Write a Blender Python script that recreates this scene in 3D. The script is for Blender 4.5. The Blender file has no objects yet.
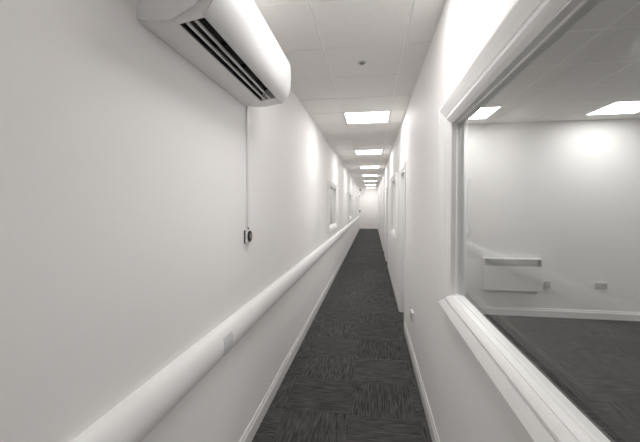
import bpy, bmesh, math, random
from mathutils import Vector
random.seed(7)
S = bpy.context.scene
COL = S.collection

# ------------------------------------------------------------------ camera, world, exposure
FOCAL_PX = 341.0
YAW, PITCH, CAM_H = math.atan(51.6 / 341.0), 0.02, 1.587
cam_data = bpy.data.cameras.new('camera')
cam_data.sensor_fit = 'HORIZONTAL'
cam_data.sensor_width = 36.0
cam_data.lens = 36.0 * FOCAL_PX / 640.0
cam_data.shift_y = -8.5 / 640.0
cam_data.clip_start = 0.02
cam = bpy.data.objects.new('camera', cam_data)
COL.objects.link(cam)
cam.location = (0, 0, CAM_H)
cam.rotation_euler = (math.pi / 2 - PITCH, 0, YAW)
S.camera = cam
world = bpy.data.worlds.new('world')
world.use_nodes = True
world.node_tree.nodes['Background'].inputs[0].default_value = (0.8, 0.85, 0.9, 1)
world.node_tree.nodes['Background'].inputs[1].default_value = 0.02
S.world = world
S.view_settings.view_transform = 'Standard'
S.view_settings.look = 'None'
S.view_settings.exposure = 0.0
S.view_settings.gamma = 1.0
S.view_settings.use_curve_mapping = False
S.cycles.max_bounces = 16
S.cycles.diffuse_bounces = 10
S.cycles.glossy_bounces = 4
S.cycles.transparent_max_bounces = 16
PANEL_STRENGTH = 12.4            # glow of every ceiling panel

# ------------------------------------------------------------------ materials
def new_mat(name):
    m = bpy.data.materials.new(name)
    m.use_nodes = True
    return m, m.node_tree, m.node_tree.nodes['Principled BSDF']

def N(nt, kind, **inp):
    n = nt.nodes.new(kind)
    for k, v in inp.items():
        n.inputs[k].default_value = v
    return n

def plain(name, col, rough=0.5, spec=0.5, var=0.03, scale=6.0, bump=0.0, bscale=300.0, metal=0.0):
    """A painted or moulded surface: slight tone variation and an optional fine texture."""
    m, nt, b = new_mat(name)
    geo = nt.nodes.new('ShaderNodeNewGeometry')
    no = N(nt, 'ShaderNodeTexNoise', Scale=scale, Detail=3.0)
    nt.links.new(geo.outputs['Position'], no.inputs['Vector'])
    mx = nt.nodes.new('ShaderNodeMix'); mx.data_type = 'RGBA'
    mx.inputs[6].default_value = tuple(c * (1 - var) for c in col) + (1,)
    mx.inputs[7].default_value = tuple(min(1, c * (1 + var)) for c in col) + (1,)
    nt.links.new(no.outputs['Fac'], mx.inputs[0])
    nt.links.new(mx.outputs[2], b.inputs['Base Color'])
    b.inputs['Roughness'].default_value = rough
    b.inputs['Specular IOR Level'].default_value = spec
    b.inputs['Metallic'].default_value = metal
    if bump:
        n2 = N(nt, 'ShaderNodeTexNoise', Scale=bscale, Detail=2.0)
        nt.links.new(geo.outputs['Position'], n2.inputs['Vector'])
        bp = N(nt, 'ShaderNodeBump', Strength=bump, Distance=0.002)
        nt.links.new(n2.outputs['Fac'], bp.inputs['Height'])
        nt.links.new(bp.outputs['Normal'], b.inputs['Normal'])
    return m

M_WALL = plain('wall_paint', (0.93, 0.917, 0.908), rough=0.6, spec=0.35, var=0.012, scale=1.5, bump=0.10, bscale=160)
M_TRIM = plain('gloss_trim_paint', (0.88, 0.877, 0.868), rough=0.3, spec=0.5, var=0.01)
M_TILE = plain('ceiling_tile', (0.83, 0.815, 0.795), rough=0.9, spec=0.2, var=0.03, scale=40, bump=0.25, bscale=220)
M_GRID = plain('ceiling_grid_metal', (0.90, 0.89, 0.87), rough=0.45, spec=0.5, var=0.01)
M_PVC = plain('white_plastic', (0.82, 0.82, 0.815), rough=0.35, spec=0.5, var=0.01)
M_RAIL = plain('rail_cladding', (0.89, 0.887, 0.882), rough=0.36, spec=0.5, var=0.01)
M_AC = plain('aircon_plastic', (0.72, 0.72, 0.725), rough=0.42, spec=0.5, var=0.01)
M_CASE = plain('aircon_casing_plastic', (0.87, 0.865, 0.86), rough=0.4, var=0.01)
M_ACEND = plain('aircon_end_plastic', (0.86, 0.86, 0.88), rough=0.45, spec=0.5, var=0.01)
M_BLACK = plain('black_plastic', (0.012, 0.012, 0.012), rough=0.55, var=0.1)
M_DARK = plain('dark_grey_plastic', (0.045, 0.042, 0.038), rough=0.4, var=0.1)
M_GREY = plain('grey_plastic', (0.22, 0.21, 0.20), rough=0.45, var=0.06)
M_GRILLE = plain('grille_grey', (0.52, 0.54, 0.53), rough=0.5, var=0.04)
M_HEATER = plain('heater_enamel', (0.80, 0.81, 0.79), rough=0.4, var=0.01)
M_SOCK = plain('socket_grey_white', (0.62, 0.60, 0.58), rough=0.4, var=0.02)
M_CHROME = plain('brushed_steel', (0.30, 0.29, 0.28), rough=0.35, metal=1.0, var=0.05)
M_FRAME = plain('panel_frame_white', (0.80, 0.80, 0.79), rough=0.4, var=0.01)

def carpet_mat():
    """Charcoal ribbed carpet tiles, 50 cm, laid quarter-turned."""
    m, nt, b = new_mat('charcoal_carpet_tiles')
    L = nt.links.new
    geo = nt.nodes.new('ShaderNodeNewGeometry')
    off = nt.nodes.new('ShaderNodeVectorMath'); off.operation = 'ADD'
    off.inputs[1].default_value = (100.16, 99.94, 0.25)
    L(geo.outputs['Position'], off.inputs[0])
    ck = N(nt, 'ShaderNodeTexChecker', Scale=2.0)
    ck.inputs['Color1'].default_value = (0, 0, 0, 1); ck.inputs['Color2'].default_value = (1, 1, 1, 1)
    L(off.outputs[0], ck.inputs['Vector'])
    def ribs(sx, sy):
        mp = N(nt, 'ShaderNodeMapping'); mp.inputs['Scale'].default_value = (sx, sy, 1)
        L(off.outputs[0], mp.inputs['Vector'])
        no = N(nt, 'ShaderNodeTexNoise', Scale=1.0, Detail=2.5, Roughness=0.65)
        L(mp.outputs[0], no.inputs['Vector'])
        return no.outputs['Fac']
    a = ribs(125, 7); c = ribs(7, 125)
    mx = nt.nodes.new('ShaderNodeMix'); mx.data_type = 'FLOAT'
    L(ck.outputs['Color'], mx.inputs[0]); L(a, mx.inputs[2]); L(c, mx.inputs[3])
    fine = N(nt, 'ShaderNodeTexNoise', Scale=420.0, Detail=2.0)
    L(geo.outputs['Position'], fine.inputs['Vector'])
    ad = nt.nodes.new('ShaderNodeMath'); ad.operation = 'MULTIPLY_ADD'
    ad.inputs[1].default_value = 0.25
    L(fine.outputs['Fac'], ad.inputs[0]); L(mx.outputs[0], ad.inputs[2])
    # tone of each tile
    sn = nt.nodes.new('ShaderNodeVectorMath'); sn.operation = 'SNAP'; sn.inputs[1].default_value = (0.5, 0.5, 1)
    L(off.outputs[0], sn.inputs[0])
    wn = nt.nodes.new('ShaderNodeTexWhiteNoise'); wn.noise_dimensions = '2D'
    L(sn.outputs[0], wn.inputs['Vector'])
    rp = nt.nodes.new('ShaderNodeValToRGB')
    rp.color_ramp.elements[0].position = 0.45; rp.color_ramp.elements[0].color = (0.028, 0.0275, 0.027, 1)
    rp.color_ramp.elements[1].position = 0.83; rp.color_ramp.elements[1].color = (0.145, 0.142, 0.138, 1)
    L(ad.outputs[0], rp.inputs[0])
    hs = N(nt, 'ShaderNodeHueSaturation')
    mr = N(nt, 'ShaderNodeMapRange'); mr.inputs['To Min'].default_value = 0.92; mr.inputs['To Max'].default_value = 1.08
    L(wn.outputs['Value'], mr.inputs['Value']); L(mr.outputs[0], hs.inputs['Value'])
    L(rp.outputs[0], hs.inputs['Color']); L(hs.outputs[0], b.inputs['Base Color'])
    b.inputs['Roughness'].default_value = 0.95; b.inputs['Specular IOR Level'].default_value = 0.15
    bp = N(nt, 'ShaderNodeBump', Strength=0.6, Distance=0.004)
    L(ad.outputs[0], bp.inputs['Height']); L(bp.outputs['Normal'], b.inputs['Normal'])
    return m
M_CARPET = carpet_mat()

def glass_mat():
    m = bpy.data.materials.new('window_glass'); m.use_nodes = True
    nt = m.node_tree; nt.nodes.clear()
    out = nt.nodes.new('ShaderNodeOutputMaterial')
    tr = N(nt, 'ShaderNodeBsdfTransparent'); tr.inputs[0].default_value = (0.90, 0.915, 0.905, 1)
    gl = N(nt, 'ShaderNodeBsdfGlossy', Roughness=0.0); gl.inputs[0].default_value = (1, 1, 1, 1)
    # reflectance of the pane by the angle between surface and ray, the same from either face
    geo = nt.nodes.new('ShaderNodeNewGeometry')
    dt = nt.nodes.new('ShaderNodeVectorMath'); dt.operation = 'DOT_PRODUCT'
    nt.links.new(geo.outputs['Normal'], dt.inputs[0]); nt.links.new(geo.outputs['Incoming'], dt.inputs[1])
    def mth(op, a, b=None):
        q = nt.nodes.new('ShaderNodeMath'); q.operation = op
        nt.links.new(a, q.inputs[0]) if not isinstance(a, float) else setattr(q.inputs[0], 'default_value', a)
        if b is not None:
            nt.links.new(b, q.inputs[1]) if not isinstance(b, float) else setattr(q.inputs[1], 'default_value', b)
        return q.outputs[0]
    c = mth('ABSOLUTE', dt.outputs['Value'])
    p5 = mth('POWER', mth('SUBTRACT', 1.0, c), 5.0)
    refl = mth('ADD', mth('MULTIPLY', p5, 0.95), 0.05)
    mx = nt.nodes.new('ShaderNodeMixShader')
    nt.links.new(refl, mx.inputs[0]); nt.links.new(tr.outputs[0], mx.inputs[1]); nt.links.new(gl.outputs[0], mx.inputs[2])
    nt.links.new(mx.outputs[0], out.inputs[0])
    return m
M_GLASS = glass_mat()

def glow_mat():
    m, nt, b = new_mat('lit_diffuser')
    b.inputs['Base Color'].default_value = (0.9, 0.9, 0.9, 1)
    b.inputs['Emission Color'].default_value = (1.0, 0.985, 0.972, 1)
    b.inputs['Emission Strength'].default_value = PANEL_STRENGTH
    return m
M_GLOW = glow_mat()

def sticker_mat():
    """Pale grey printed label with a few faint lines of print."""
    m, nt, b = new_mat('sticker_film')
    geo = nt.nodes.new('ShaderNodeNewGeometry')
    wv = N(nt, 'ShaderNodeTexWave', Scale=22.0, Distortion=2.0, Detail=2.0)
    wv.wave_type = 'BANDS'; wv.bands_direction = 'Y'
    nt.links.new(geo.outputs['Position'], wv.inputs['Vector'])
    rp = nt.nodes.new('ShaderNodeValToRGB')
    rp.color_ramp.elements[0].color = (0.62, 0.62, 0.63, 1); rp.color_ramp.elements[1].color = (0.76, 0.76, 0.77, 1)
    nt.links.new(wv.outputs['Fac'], rp.inputs[0]); nt.links.new(rp.outputs[0], b.inputs['Base Color'])
    b.inputs['Roughness'].default_value = 0.5
    return m
M_STICKER = sticker_mat()

# ------------------------------------------------------------------ helpers
def link(name, bm, mats, parent=None, smooth=False, bevel=0.0, seg=2):
    bmesh.ops.recalc_face_normals(bm, faces=bm.faces)
    me = bpy.data.meshes.new(name)
    bm.to_mesh(me); bm.free()
    for m in (mats if isinstance(mats, (list, tuple)) else [mats]):
        me.materials.append(m)
    if smooth:
        for p in me.polygons: p.use_smooth = True
    o = bpy.data.objects.new(name, me)
    COL.objects.link(o)
    if parent is not None:
        o.parent = parent
        o.location = -Vector(parent.location) if parent.type == 'EMPTY' else (0, 0, 0)
    if bevel:
        md = o.modifiers.new('bevel', 'BEVEL'); md.width = bevel; md.segments = seg; md.limit_method = 'ANGLE'
        md.angle_limit = math.radians(40)
    if smooth:
        me.set_sharp_from_angle(angle=math.radians(38))
    return o

def struct(o):
    o['kind'] = 'structure'
    return o

def empty(name, loc):
    o = bpy.data.objects.new(name, None)
    o.empty_display_size = 0.1
    o.location = loc
    COL.objects.link(o)
    return o

def tag(o, label, cat, group=None):
    o['label'] = label; o['category'] = cat
    if group: o['group'] = group
    return o

def box(bm, x0, x1, y0, y1, z0, z1, mi=0):
    v = [bm.verts.new(p) for p in ((x0, y0, z0), (x1, y0, z0), (x1, y1, z0), (x0, y1, z0),
                                   (x0, y0, z1), (x1, y0, z1), (x1, y1, z1), (x0, y1, z1))]
    for f in ((0, 3, 2, 1), (4, 5, 6, 7), (0, 1, 5, 4), (1, 2, 6, 5), (2, 3, 7, 6), (3, 0, 4, 7)):
        fc = bm.faces.new([v[i] for i in f]); fc.material_index = mi
    return v

def bx(name, mats, dims, parent=None, bevel=0.0, seg=2):
    bm = bmesh.new(); box(bm, *dims)
    return link(name, bm, mats, parent, bevel=bevel, seg=seg)

def extrude_y(bm, prof, y0, y1, caps=True, closed=True):
    """prof: list of (x, z); swept along y."""
    a = [bm.verts.new((x, y0, z)) for x, z in prof]
    b = [bm.verts.new((x, y1, z)) for x, z in prof]
    n = len(prof)
    for i in range(n if closed else n - 1):
        j = (i + 1) % n
        bm.faces.new((a[i], a[j], b[j], b[i]))
    if caps:
        bm.faces.new(a[::-1]); bm.faces.new(b)

def extrude_x(bm, prof, x0, x1):
    a = [bm.verts.new((x0, y, z)) for y, z in prof]
    b = [bm.verts.new((x1, y, z)) for y, z in prof]
    n = len(prof)
    for i in range(n):
        j = (i + 1) % n
        bm.faces.new((a[i], a[j], b[j], b[i]))
    bm.faces.new(a[::-1]); bm.faces.new(b)

def lathe(bm, prof, centre, axis, n=32):
    """prof: (radius, height along axis); axis 'x' (+x), 'z-' (downwards)."""
    rings = []
    for r, h in prof:
        ring = []
        for k in range(n):
            t = 2 * math.pi * k / n
            c, s = r * math.cos(t), r * math.sin(t)
            p = {'x': (h, c, s), 'z-': (c, s, -h), 'y-': (c, -h, s)}[axis]
            ring.append(bm.verts.new((centre[0] + p[0], centre[1] + p[1], centre[2] + p[2])))
        rings.append(ring)
    for a, b in zip(rings, rings[1:]):
        for k in range(n):
            bm.faces.new((a[k], a[(k + 1) % n], b[(k + 1) % n], b[k]))
    bm.faces.new(rings[0][::-1]); bm.faces.new(rings[-1])

# ------------------------------------------------------------------ dimensions of the place
XL, XR, WT = -0.81, 0.425, 0.050          # corridor wall faces, partition thickness
CZ = 2.775                               # underside of the ceiling tiles
YB, YE = -4.4, 23.7                      # ends of the corridor
OX1, OY1 = 5.8, 5.27                     # far side and back wall of the office behind the big window
WIN_Z = (1.110, 2.022)                   # glazed opening of the corridor windows, right
LWIN_Z = (1.175, 1.95)

def wall_along_y(name, x0, x1, y0, y1, openings, zt=CZ + 0.06):
    """One wall mesh, built round its openings (ya, yb, za, zb)."""
    bm = bmesh.new()
    y = y0
    for ya, yb, za, zb in sorted(openings):
        box(bm, x0, x1, y, ya, 0, zt)
        if za > 0: box(bm, x0, x1, ya, yb, 0, za)
        box(bm, x0, x1, ya, yb, zb, zt)
        y = yb
    box(bm, x0, x1, y, y1, 0, zt)
    bmesh.ops.remove_doubles(bm, verts=bm.verts, dist=1e-5)
    return struct(link(name, bm, M_WALL))

R_WINS = [(0.578, 1.885), (5.82, 6.92)]
R_DOORS = [(4.46, 5.20), (9.02, 9.84), (11.15, 11.97), (14.6, 15.4), (18.4, 19.2)]
L_WINS = [(6.36, 7.72), (11.95, 13.5), (17.3, 18.6)]
L_DOORS = [(21.6, 22.5)]
DOOR_H = 2.075

rop = [(a, b, *WIN_Z) for a, b in R_WINS] + [(a, b, 0, DOOR_H) for a, b in R_DOORS]
lop = [(a, b, *LWIN_Z) for a, b in L_WINS] + [(a, b, 0, DOOR_H) for a, b in L_DOORS]
wall_along_y('wall_right', XR, XR + WT, YB, YE, rop)
wall_along_y('wall_left', XL - WT, XL, YB, YE, lop)
struct(bx('wall_end', M_WALL, (XL - WT, XR + WT, YE, YE + WT, 0, CZ + 0.06)))
struct(bx('wall_back', M_WALL, (XL - WT, XR + WT, YB - WT, YB, 0, CZ + 0.06)))
# the office behind the big window, and the rooms behind the smaller windows
OX0 = XR + WT
struct(bx('wall_office_back', M_WALL, (OX0, OX1 + WT, OY1, OY1 + WT, 0, CZ + 0.06)))
struct(bx('wall_office_right', M_WALL, (OX1, OX1 + WT, YB, OY1, 0, CZ + 0.06)))
struct(bx('wall_office_near', M_WALL, (OX0, OX1 + WT, YB - WT, YB, 0, CZ + 0.06)))
struct(bx('wall_store_right', M_WALL, (3.4, 3.5, OY1 + WT, 8.5, 0, CZ + 0.06)))
struct(bx('wall_store_back', M_WALL, (OX0, 3.5, 8.5, 8.6, 0, CZ + 0.06)))
LX0 = XL - WT
struct(bx('wall_left_room_side', M_WALL, (-3.6, -3.5, 5.3, 19.8, 0, CZ + 0.06)))
struct(bx('wall_left_room_near', M_WALL, (-3.5, LX0, 5.3, 5.4, 0, CZ + 0.06)))
struct(bx('wall_left_room_far', M_WALL, (-3.5, LX0, 19.7, 19.8, 0, CZ + 0.06)))

# floor: one carpet through corridor and rooms
struct(bx('floor', M_CARPET, (-3.7, OX1 + 0.2, YB - 0.2, YE + 0.2, -0.08, 0)))

# ------------------------------------------------------------------ suspended ceiling
TX, TY = -0.365, 1.980        # a grid crossing in the corridor
OTX = 2.15                    # a grid line in the office
GAP, RISE = 0.013, 0.006

def ceiling(name, x0, x1, y0, y1, gx, gy, holes, GAP=GAP, RISE=RISE):
    """Grid sheet with slightly dropped tiles; holes = (ix, iy) cells filled by light panels."""
    bm = bmesh.new()
    box(bm, x0, x1, y0, y1, CZ + RISE, CZ + 0.05, 0)
    i0, i1 = math.floor((x0 - gx) / .6), math.floor((x1 - gx - 1e-6) / .6)
    j0, j1 = math.floor((y0 - gy) / .6), math.floor((y1 - gy - 1e-6) / .6)
    for i in range(i0, i1 + 1):
        for j in range(j0, j1 + 1):
            if (i, j) in holes: continue
            a, b = max(x0, gx + .6 * i) , min(x1, gx + .6 * (i + 1))
            c, d = max(y0, gy + .6 * j), min(y1, gy + .6 * (j + 1))
            a2, b2, c2, d2 = a + GAP / 2, b - GAP / 2, c + GAP / 2, d - GAP / 2
            if b2 - a2 < .03 or d2 - c2 < .03: continue
            e = 0.003
            v = [bm.verts.new(p) for p in ((a2, c2, CZ + RISE), (b2, c2, CZ + RISE), (b2, d2, CZ + RISE), (a2, d2, CZ + RISE),
                                           (a2 + e, c2 + e, CZ), (b2 - e, c2 + e, CZ), (b2 - e, d2 - e, CZ), (a2 + e, d2 - e, CZ))]
            for f in ((4, 7, 6, 5), (0, 4, 5, 1), (1, 5, 6, 2), (2, 6, 7, 3), (3, 7, 4, 0)):
                fc = bm.faces.new([v[k] for k in f]); fc.material_index = 1
    # the sheet's normals are already consistent: keep face order
    me = bpy.data.meshes.new(name); bm.to_mesh(me); bm.free()
    me.materials.append(M_GRID); me.materials.append(M_TILE)
    o = bpy.data.objects.new(name, me); COL.objects.link(o)
    return struct(o)

COR_ROWS = [-9] + [-1 + 5 * k for k in range(8)]          # rows of the corridor lights, counted in tiles from TY; the first is an unseen added fill
OFF_CELLS = [(-2, 4), (1, 4), (-2, -1), (1, -1), (4, 4), (4, -1)]  # first two are seen; the rest are unseen panels added for fill
ceiling('ceiling', XL, XR, YB, YE, TX, TY, {(0, j) for j in COR_ROWS})
ceiling('ceiling_office', OX0, OX1, YB, OY1, OTX, TY, set(OFF_CELLS), .017, .0012)
ceiling('ceiling_store', OX0, 3.4, OY1 + WT, 8.5, OTX, TY, {(-2, 7), (0, 7), (-2, 9)})
ceiling('ceiling_left_room', -3.5, LX0, 5.4, 19.7, -3.4, TY, {(3, 8), (3, 12), (3, 18), (3, 23), (3, 27)})

# ------------------------------------------------------------------ skirting
def skirt(name, x_or_y, lo, hi, axis, sign, h=0.12, t=0.016):
    """Moulded skirting board: axis 'y' runs along y at x = x_or_y."""
    bm = bmesh.new()
    prof = [(0, 0), (t, 0), (t, h * .72), (t * .8, h * .78), (t * .55, h * .84), (t * .5, h * .93), (t * .3, h), (0, h)]
    if axis == 'y':
        extrude_y(bm, [(x_or_y + sign * a, z) for a, z in prof], lo, hi)
    else:
        extrude_x(bm, [(x_or_y + sign * a, z) for a, z in prof], lo, hi)
    return bm

def skirt_run(name, x, sign, y0, y1, doors, parent=None):
    bm = bmesh.new()
    t = .016; h = .12
    prof = [(0, 0), (t, 0), (t, h * .72), (t * .8, h * .78), (t * .55, h * .84), (t * .5, h * .93), (t * .3, h), (0, h)]
    y = y0
    for a, b in sorted(doors):
        extrude_y(bm, [(x + sign * p, z) for p, z in prof], y, a - .062)
        y = b + .062
    extrude_y(bm, [(x + sign * p, z) for p, z in prof], y, y1)
    return struct(link(name, bm, M_TRIM))
skirt_run('baseboard_left', XL, 1, YB, YE, L_DOORS)
skirt_run('baseboard_right', XR, -1, YB, YE, R_DOORS)
struct(link('baseboard_end', skirt('b', YE, XL + .016, XR - .016, 'x', -1), M_TRIM))
struct(link('baseboard_office_back', skirt('b', OY1, OX0 + .016, OX1 - .016, 'x', -1), M_TRIM))
struct(link('baseboard_office_right', skirt('b', OX1, YB, OY1, 'y', -1), M_TRIM))
struct(link('baseboard_office_left', skirt('b', OX0, YB, 4.4, 'y', 1), M_TRIM))

# ------------------------------------------------------------------ windows
def ring(bm, loops):
    """loops: list of 4-corner loops, joined in order."""
    vs = [[bm.verts.new(p) for p in lp] for lp in loops]
    for a, b in zip(vs, vs[1:]):
        for k in range(4):
            bm.faces.new((a[k], a[(k + 1) % 4], b[(k + 1) % 4], b[k]))
    return vs

def window(name, xw, sign, ya, yb, za, zb, wb=.082, ws=.152, wt=.112):
    """Casement with a moulded architrave on the corridor face.
    xw wall face; sign = direction into the corridor; opening ya..yb, za..zb."""
    root = empty(name, (xw, (ya + yb) / 2, za)); struct(root)
    # moulded architrave: (fraction of width from outer edge, stand-off from wall)
    prof = [(0, 0), (0, .042), (.03, .047), (.10, .047), (.30, .041), (.57, .031), (.60, .025), (.64, .025), (.67, .031),
            (.76, .030), (.88, .022), (.97, .014), (1.0, .010), (1.0, 0)]
    bm = bmesh.new()
    loops = []
    for s, d in prof:
        x = xw + sign * d
        y0, y1 = ya - ws * (1 - s), yb + ws * (1 - s)
        z0, z1 = za - wb * (1 - s), zb + wt * (1 - s)
        loops.append([(x, y0, z0), (x, y1, z0), (x, y1, z1), (x, y0, z1)])
    ring(bm, loops)
    link('architrave', bm, M_TRIM, root)
    # lining of the opening with a glazing bead
    bm = bmesh.new()
    rev = [(0, .010), (-.015, .010), (-.015, -.014), (-.020, -.018), (-.020, -.031), (-.015, -.034), (-.015, -.052), (0, -.052)]
    loops = []
    for s, d in rev:
        x = xw + sign * d
        loops.append([(x, ya - s - .012, za - s - .012), (x, yb + s + .012, za - s - .012), (x, yb + s + .012, zb + s + .012), (x, ya - s - .012, zb + s + .012)])
    loops.append(loops[0])
    ring(bm, loops[:-1])
    link('window_frame', bm, M_TRIM, root)
    # architrave on the room side
    bm = bmesh.new(); loops = []
    for s, d in [(0, 0), (0, .010), (.3, .012), (.8, .004), (1, .001), (1, 0)]:
        x = xw - sign * (WT + d)
        loops.append([(x, ya - .08 * (1 - s), za - .08 * (1 - s)), (x, yb + .08 * (1 - s), za - .08 * (1 - s)),
                      (x, yb + .08 * (1 - s), zb + .08 * (1 - s)), (x, ya - .08 * (1 - s), zb + .08 * (1 - s))])
    ring(bm, loops)
    link('room_architrave', bm, M_TRIM, root)
    # the pane
    bm = bmesh.new()
    x = xw - sign * .025
    vs = [bm.verts.new(p) for p in ((x, ya + .004, za + .004), (x, yb - .004, za + .004), (x, yb - .004, zb - .004), (x, ya + .004, zb - .004))]
    bm.faces.new(vs)
    link('glass_pane', bm, M_GLASS, root)
    return root
n = 0
for a, b in R_WINS:
    n += 1; window('window_%d' % n, XR, -1, a, b, *WIN_Z)
for a, b in L_WINS:
    n += 1; window('window_%d' % n, XL, 1, a, b, *LWIN_Z, wb=.076, ws=.10, wt=.10)

# ------------------------------------------------------------------ doors
def door(name, xw, sign, ya, yb, dark_gear=False):
    root = empty(name, (xw, (ya + yb) / 2, 0)); struct(root)
    # frame lining
    bm = bmesh.new()
    x0, x1 = sorted((xw + sign * .002, xw - sign * .125))
    box(bm, x0, x1, ya, ya + .03, 0, DOOR_H); box(bm, x0, x1, yb - .03, yb, 0, DOOR_H)
    box(bm, x0, x1, ya + .03, yb - .03, DOOR_H - .03, DOOR_H)
    link('door_frame', bm, M_TRIM, root, bevel=.002, seg=1)
    # architrave
    bm = bmesh.new()
    pts = [(0, 0), (0, .014), (.6, .016), (1, .008), (1, 0)]
    vs = []
    for s, d in pts:
        x = xw + sign * d; w = .06 * (1 - s)
        vs.append([bm.verts.new(p) for p in ((x, ya - w, 0), (x, ya - w, DOOR_H + w), (x, yb + w, DOOR_H + w), (x, yb + w, 0))])
    for p, q in zip(vs, vs[1:]):
        for k in range(3):
            bm.faces.new((p[k], p[k + 1], q[k + 1], q[k]))
    link('architrave', bm, M_TRIM, root)
    # leaf set back in the frame
    xa, xb = sorted((xw - sign * .075, xw - sign * .115))
    leaf = bx('door_leaf', M_TRIM, (xa, xb, ya + .033, yb - .033, .006, DOOR_H - .033), root, bevel=.002, seg=1)
    face = xw - sign * .075
    bm = bmesh.new()
    yh = ya + .09
    lathe(bm, [(.026, 0), (.026, .006), (.009, .008), (.009, .045)], (0, 0, 0), 'x', 20)
    box(bm, .034, .050, -.008, .11, -.009, .009)
    for v in bm.verts: v.co = Vector((face + sign * v.co.x, yh + v.co.y, 1.02 + v.co.z))
    link('door_handle', bm, M_DARK if dark_gear else M_CHROME, leaf, smooth=True)
    return root
k = 0
for a, b in R_DOORS:
    k += 1; door('door_%d' % k, XR, -1, a, b)
far_door = door('door_%d' % (k + 1), XL, 1, *L_DOORS[0], dark_gear=True)

# ------------------------------------------------------------------ ceiling light panels
def light_panel(x, y):
    root = empty('ceiling_light', (x, y, CZ))
    bm = bmesh.new()
    h, t = .297, .018
    o_ = [(-h, -h), (h, -h), (h, h), (-h, h)]; i_ = [(-h + t, -h + t), (h - t, -h + t), (h - t, h - t), (-h + t, h - t)]
    lp = lambda pts, z: [(x + a, y + b, z) for a, b in pts]
    ring(bm, [lp(o_, CZ + RISE), lp(o_, CZ - .002), lp(i_, CZ - .002), lp(i_, CZ + RISE)])
    link('panel_frame', bm, M_FRAME, root)
    bm = bmesh.new()
    vs = [bm.verts.new(p) for p in lp(i_, CZ + .001)]
    bm.faces.new(vs[::-1])
    me = bpy.data.meshes.new('diffuser'); bm.to_mesh(me); bm.free(); me.materials.append(M_GLOW)
    d = bpy.data.objects.new('diffuser', me); COL.objects.link(d); d.parent = root; d.location = -Vector(root.location)
    return root

proto = light_panel(TX + .3, TY + .6 * COR_ROWS[0] + .3)
def copy_light(x, y):
    r = proto.copy(); COL.objects.link(r); r.location = (x, y, CZ)
    for ch in list(proto.children):
        c = ch.copy(); COL.objects.link(c); c.parent = r
    return r
for ch in proto.children:
    for v in ch.data.vertices: v.co -= Vector(proto.location)
    ch.location = (0, 0, 0)
G = 'square light panels along the corridor ceiling'
LAB = ['square ceiling panel behind the viewer, outside the picture',
       'nearest lit ceiling panel, cut off by the top edge right of the air conditioner',
       'large lit square ceiling panel beyond the small round ceiling sensor',
       'second whole lit panel in the corridor ceiling, below the largest',
       'third whole lit panel down the corridor ceiling',
       'fourth whole lit panel down the corridor ceiling',
       'fifth whole lit panel down the corridor ceiling',
       'narrow lit panel, last but one before the end wall',
       'furthest thin lit panel, next to the corridor end wall']
for i, j in enumerate(COR_ROWS):
    o = proto if i == 0 else copy_light(TX + .3, TY + .6 * j + .3)
    tag(o, LAB[i], 'ceiling light', G)
G2 = 'square light panels in the office ceiling'
for (i, j), lab in zip(OFF_CELLS, ['lit ceiling panel behind the glass, beside the window top corner',
                                   'wide lit ceiling panel behind the glass at the right picture edge',
                                   'office ceiling panel nearest the big window, above the picture',
                                   'office ceiling panel at the middle of the row above the picture',
                                   'office ceiling panel in the back row, right of the picture',
                                   'office ceiling panel far from the big window, right of the picture']):
    tag(copy_light(OTX + .6 * i + .3, TY + .6 * j + .3), lab, 'ceiling light', G2)
for i, j, lab in ((-2, 7, 'nearest'), (0, 7, 'innermost'), (-2, 9, 'furthest')):  # unseen panels added to brighten the view through the second right window
    tag(copy_light(OTX + .6 * i + .3, TY + .6 * j + .3), lab + ' lit ceiling panel in the room behind the second right hand window', 'ceiling light', 'light panels in the right hand store')
for j, lab in ((8, 'nearest'), (12, 'second'), (18, 'middle'), (23, 'fourth'), (27, 'furthest')):  # unseen panels added so the left windows look pale
    tag(copy_light(-3.4 + 2.1, TY + .6 * j + .3), lab + ' lit ceiling panel in the room behind the left windows', 'ceiling light', 'light panels in the left room')

# ------------------------------------------------------------------ round sensor on the ceiling
sx, sy = -0.082, 2.874
sen = empty('ceiling_sensor', (sx, sy, CZ))
tag(sen, 'small round grey sensor on the ceiling tile before the large light panel', 'sensor')
bm = bmesh.new(); lathe(bm, [(.034, 0), (.034, .004), (.031, .007), (.026, .008), (.024, .006)], (sx, sy, CZ), 'z-', 36)
link('bezel', bm, M_GRILLE, sen, smooth=True)
bm = bmesh.new(); lathe(bm, [(.022, .006), (.021, .011), (.016, .015), (.008, .017), (.002, .018)], (sx, sy, CZ), 'z-', 32)
link('lens', bm, M_GREY, sen, smooth=True)

# ------------------------------------------------------------------ rounded wall rail
RC, RA, RB = 0.856, 0.060, 0.088
def rail_pt(t, grow=0.0):
    """t from -90 (foot) to 90 (top): rounded D section standing on the wall."""
    a = math.radians(t)
    return XL + (RA + grow) * math.cos(a) ** .9 if abs(t) < 90 else XL, RC + (RB + grow) * math.sin(a)
rail = empty('wall_rail', (XL, YB + .6, RC))
tag(rail, 'thick white rounded rail running along the left wall', 'rail')
ts = [-90 + 6 * i for i in range(31)]
bm = bmesh.new(); extrude_y(bm, [rail_pt(t) for t in ts], YB + .6, 21.2)
link('rail_cover', bm, M_RAIL, rail, smooth=True)
bm = bmesh.new()
tt = [-34 + 3.5 * i for i in range(19)]
extrude_y(bm, [rail_pt(t, .0012) for t in tt] + [rail_pt(t, .0002) for t in tt[::-1]], 1.655, 1.765)
st = link('label_sticker', bm, M_STICKER, rail, smooth=True); st['label'] = 'grey printed sticker on the rail'

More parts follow.
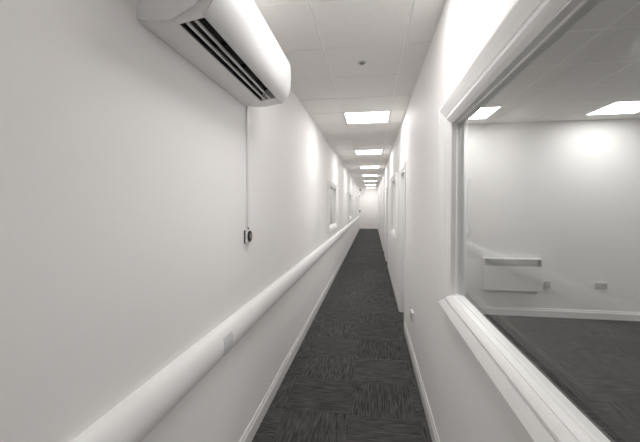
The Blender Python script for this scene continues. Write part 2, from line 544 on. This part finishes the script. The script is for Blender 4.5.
# ------------------------------------------------------------------ wall-mounted air conditioner
AY0, AY1 = 1.092, 2.135
ac = empty('air_conditioner', (XL, (AY0 + AY1) / 2, 2.22))
tag(ac, 'long white wall mounted air conditioner high on the left wall', 'air conditioner')
under = [(XL, 2.232), (-.735, 2.222), (-.670, 2.222)]
nose = [(-.572, 2.238), (-.560, 2.247), (-.545, 2.262), (-.531, 2.284), (-.520, 2.312), (-.514, 2.350), (-.512, 2.390),
        (-.512, 2.440), (-.514, 2.470), (-.520, 2.490), (-.534, 2.503), (-.560, 2.508)]
back = [(XL, 2.508)]
slot_in = [(-.670, 2.262), (-.625, 2.300), (-.572, 2.280)]
SY0, SY1 = 1.120, 2.010
bm = bmesh.new()
extrude_y(bm, under + nose + back, AY0 + .012, SY0)
extrude_y(bm, under + nose + back, SY1, AY1 - .012)
extrude_y(bm, under + slot_in + nose + back, SY0, SY1)
link('casing', bm, M_CASE, ac, smooth=True)
bm = bmesh.new()
end_prof = [(XL, 2.236), (-.735, 2.225), (-.690, 2.226), (-.668, 2.233), (-.600, 2.266), (-.580, 2.283), (-.567, 2.312), (-.560, 2.350),
            (-.556, 2.400), (-.556, 2.470), (-.562, 2.500), (XL, 2.504)]
extrude_y(bm, end_prof, AY0, AY0 + .012)
link('end_cap', bm, M_ACEND, ac, smooth=True)
bm = bmesh.new(); extrude_y(bm, end_prof, AY1 - .012, AY1)
link('end_cap', bm, M_ACEND, ac, smooth=True)
# front shell: a skin standing 3 mm proud of the casing's rounded nose
bm = bmesh.new()
extrude_y(bm, [(x + .003, z - (.0015 if z < 2.4 else 0)) for x, z in nose] + [(x - .002, z) for x, z in nose[::-1]], AY0 + .004, AY1 - .004)
link('front_panel', bm, M_AC, ac, smooth=True)
bm = bmesh.new()
extrude_y(bm, [(-.669, 2.226), (-.669, 2.261), (-.625, 2.299), (-.573, 2.279), (-.573, 2.243), (-.576, 2.243), (-.576, 2.276), (-.625, 2.294), (-.664, 2.259), (-.664, 2.226)],
          SY0 + .001, SY1 - .001)
link('air_outlet', bm, M_BLACK, ac)
for xs, zs in ((-.640, 2.224), (-.609, 2.230)):
    bm = bmesh.new()
    extrude_y(bm, [(xs - .004, zs), (xs + .003, zs), (xs + .003, zs + .010), (xs - .002, zs + .010)], SY0 + .003, SY1 - .003)
    link('louvre', bm, M_AC, ac)
for f in (.25, .5, .75):
    yy = SY0 + (SY1 - SY0) * f
    bx('louvre_bracket', M_BLACK, (-.660, -.580, yy - .002, yy + .002, 2.242, 2.262), ac)

# ------------------------------------------------------------------ trunking and isolator below it
ISY, ISZ = 2.128, 1.388
tr = bx('cable_trunking', M_PVC, (XL, XL + .013, 2.128, 2.150, ISZ + .0565, 2.231), bevel=.002)
tag(tr, 'thin white vertical cable trunking from air conditioner down to the round switch', 'trunking')
iso = empty('isolator_switch', (XL, ISY, ISZ))
tag(iso, 'small white switch box with a round black dial under the trunking', 'switch')
bx('base_plate', M_DARK, (XL, XL + .008, ISY - .041, ISY + .041, ISZ - .041, ISZ + .041), iso, bevel=.003)
bx('switch_body', M_PVC, (XL + .008, XL + .022, ISY - .040, ISY + .040, ISZ - .044, ISZ + .044), iso, bevel=.005, seg=3)
bm = bmesh.new(); lathe(bm, [(.036, 0), (.036, .005), (.032, .008), (.021, .0085), (.020, .006)], (XL + .022, ISY, ISZ), 'x', 40)
dial = link('dial', bm, M_BLACK, iso, smooth=True)
bm = bmesh.new(); lathe(bm, [(.019, 0), (.019, .003), (.016, .005)], (XL + .028, ISY, ISZ), 'x', 32)
link('dial_centre', bm, M_GREY, dial, smooth=True)
bm = bmesh.new(); lathe(bm, [(.006, 0), (.006, .012)], (XL + .011, ISY + .011, ISZ + .056), 'z-', 16)
link('cable_gland', bm, M_GREY, iso, smooth=True)

# ------------------------------------------------------------------ sockets
def socket_plate(name, loc, w, h, gang, depth, holes=True):
    """Plate facing -y, centred at loc on the wall plane y = loc.y."""
    x, y, z = loc
    root = empty(name, loc)
    bx('back_box', M_PVC, (x - w / 2 + .002, x + w / 2 - .002, y - depth, y, z - h / 2 + .002, z + h / 2 - .002), root, bevel=.004)
    plate = bx('plate', M_SOCK, (x - w / 2, x + w / 2, y - depth - .008, y - depth, z - h / 2, z + h / 2), root, bevel=.003)
    f = y - depth - .008
    for g in range(gang):
        cx = x + (g - (gang - 1) / 2) * w / gang * .94
        bx('rocker', M_PVC, (cx - .006, cx + .006, f - .003, f, z + h * .18, z + h * .40), plate, bevel=.001)
        bm = bmesh.new()
        box(bm, cx - .002, cx + .002, f - .0006, f + .001, z + .000, z + .009)
        for s in (-1, 1): box(bm, cx + s * .011 - .0035, cx + s * .011 + .0035, f - .0006, f + .001, z - .018, z - .014)
        link('pin_holes', bm, M_BLACK, plate)
    return root
s1 = socket_plate('fused_outlet', (2.475, OY1, .469), .078, .086, 1, .012)
tag(s1, 'small square wall outlet just right of the white panel heater', 'outlet')
s2 = socket_plate('double_socket', (3.16, OY1, .473), .150, .086, 2, .012)
tag(s2, 'double wall socket on the office back wall, right of the heater', 'socket')
# double socket low on the corridor's right wall, facing into the corridor
s3 = socket_plate('double_socket', (0, 0, 0), .146, .086, 2, .022)
s3.location = (XR, 3.55, .475); s3.rotation_euler = (0, 0, -math.pi / 2)
tag(s3, 'white double socket low on the corridor wall beside the big window', 'socket')

# ------------------------------------------------------------------ panel heater in the office
hx0, hx1, hz0, hz1 = 1.605, 2.375, .375, .838
he = empty('panel_heater', ((hx0 + hx1) / 2, OY1, hz0))
tag(he, 'white wall mounted panel heater with a grey top grille behind the glass', 'heater')
hf = OY1 - .085
bx('casing', M_HEATER, (hx0, hx1, hf + .012, OY1 - .018, hz0 + .006, hz1), he, bevel=.006, seg=3)
bx('front_panel', M_HEATER, (hx0 + .002, hx1 - .002, hf, hf + .012, hz0, hz1 - .115), he, bevel=.005, seg=3)
bm = bmesh.new()
for i in range(7):
    z = hz1 - .108 + i * .0145
    extrude_x(bm, [(hf + .012, z), (hf + .012, z + .006), (hf + .001, z + .004), (hf + .001, z)], hx0 + .012, hx1 - .012)
link('grille', bm, M_GRILLE, he)
bx('control_box', M_GREY, (hx1 - .058, hx1 - .016, hf - .002, hf + .0, hz1 - .100, hz1 - .020), he, bevel=.001)
for xx in (hx0 + .12, hx1 - .12):
    bx('wall_bracket', M_GREY, (xx - .02, xx + .02, OY1 - .018, OY1, hz0 + .05, hz1 - .05), he)

# ------------------------------------------------------------------ far end of the corridor
cl = empty('door_closer', (XL + .016, 22.2, 2.17))
tag(cl, 'small dark door closer box at the far left end of the corridor', 'door closer')
bx('closer_body', M_DARK, (XL + .017, XL + .075, 21.9, 22.2, 2.15, 2.21), cl, bevel=.006)
bx('closer_arm', M_DARK, (XL + .030, XL + .055, 22.2, 22.5, 2.172, 2.186), cl, bevel=.002)
cm = empty('wall_camera', (XL, 22.4, 2.62))
tag(cm, 'tiny dark camera high on the left wall at the far corridor end', 'camera')
bx('bracket', M_DARK, (XL, XL + .05, 22.37, 22.43, 2.60, 2.64), cm, bevel=.004)
bm = bmesh.new(); lathe(bm, [(.045, 0), (.05, .02), (.05, .05), (.035, .08), (.01, .09)], (XL + .075, 22.4, 2.645), 'z-', 24)
link('camera_dome', bm, M_BLACK, cm, smooth=True)
cp = empty('call_point', (XL, 23.1, 1.2))
tag(cp, 'small dark box at hand height at the far left end of the corridor', 'switch box')
bx('case', M_DARK, (XL, XL + .06, 23.05, 23.17, 1.14, 1.28), cp, bevel=.005)
bx('cover', M_GREY, (XL + .06, XL + .064, 23.07, 23.15, 1.17, 1.25), cp, bevel=.001)
sg = empty('emergency_light', (-.60, YE, 2.40))
tag(sg, 'white box light on the end wall at the far left of the corridor', 'emergency light')
bx('case', M_PVC, (-.70, -.50, YE - .06, YE, 2.30, 2.55), sg, bevel=.006)
bx('lens_cover', M_FRAME, (-.685, -.515, YE - .075, YE - .06, 2.315, 2.535), sg, bevel=.004)
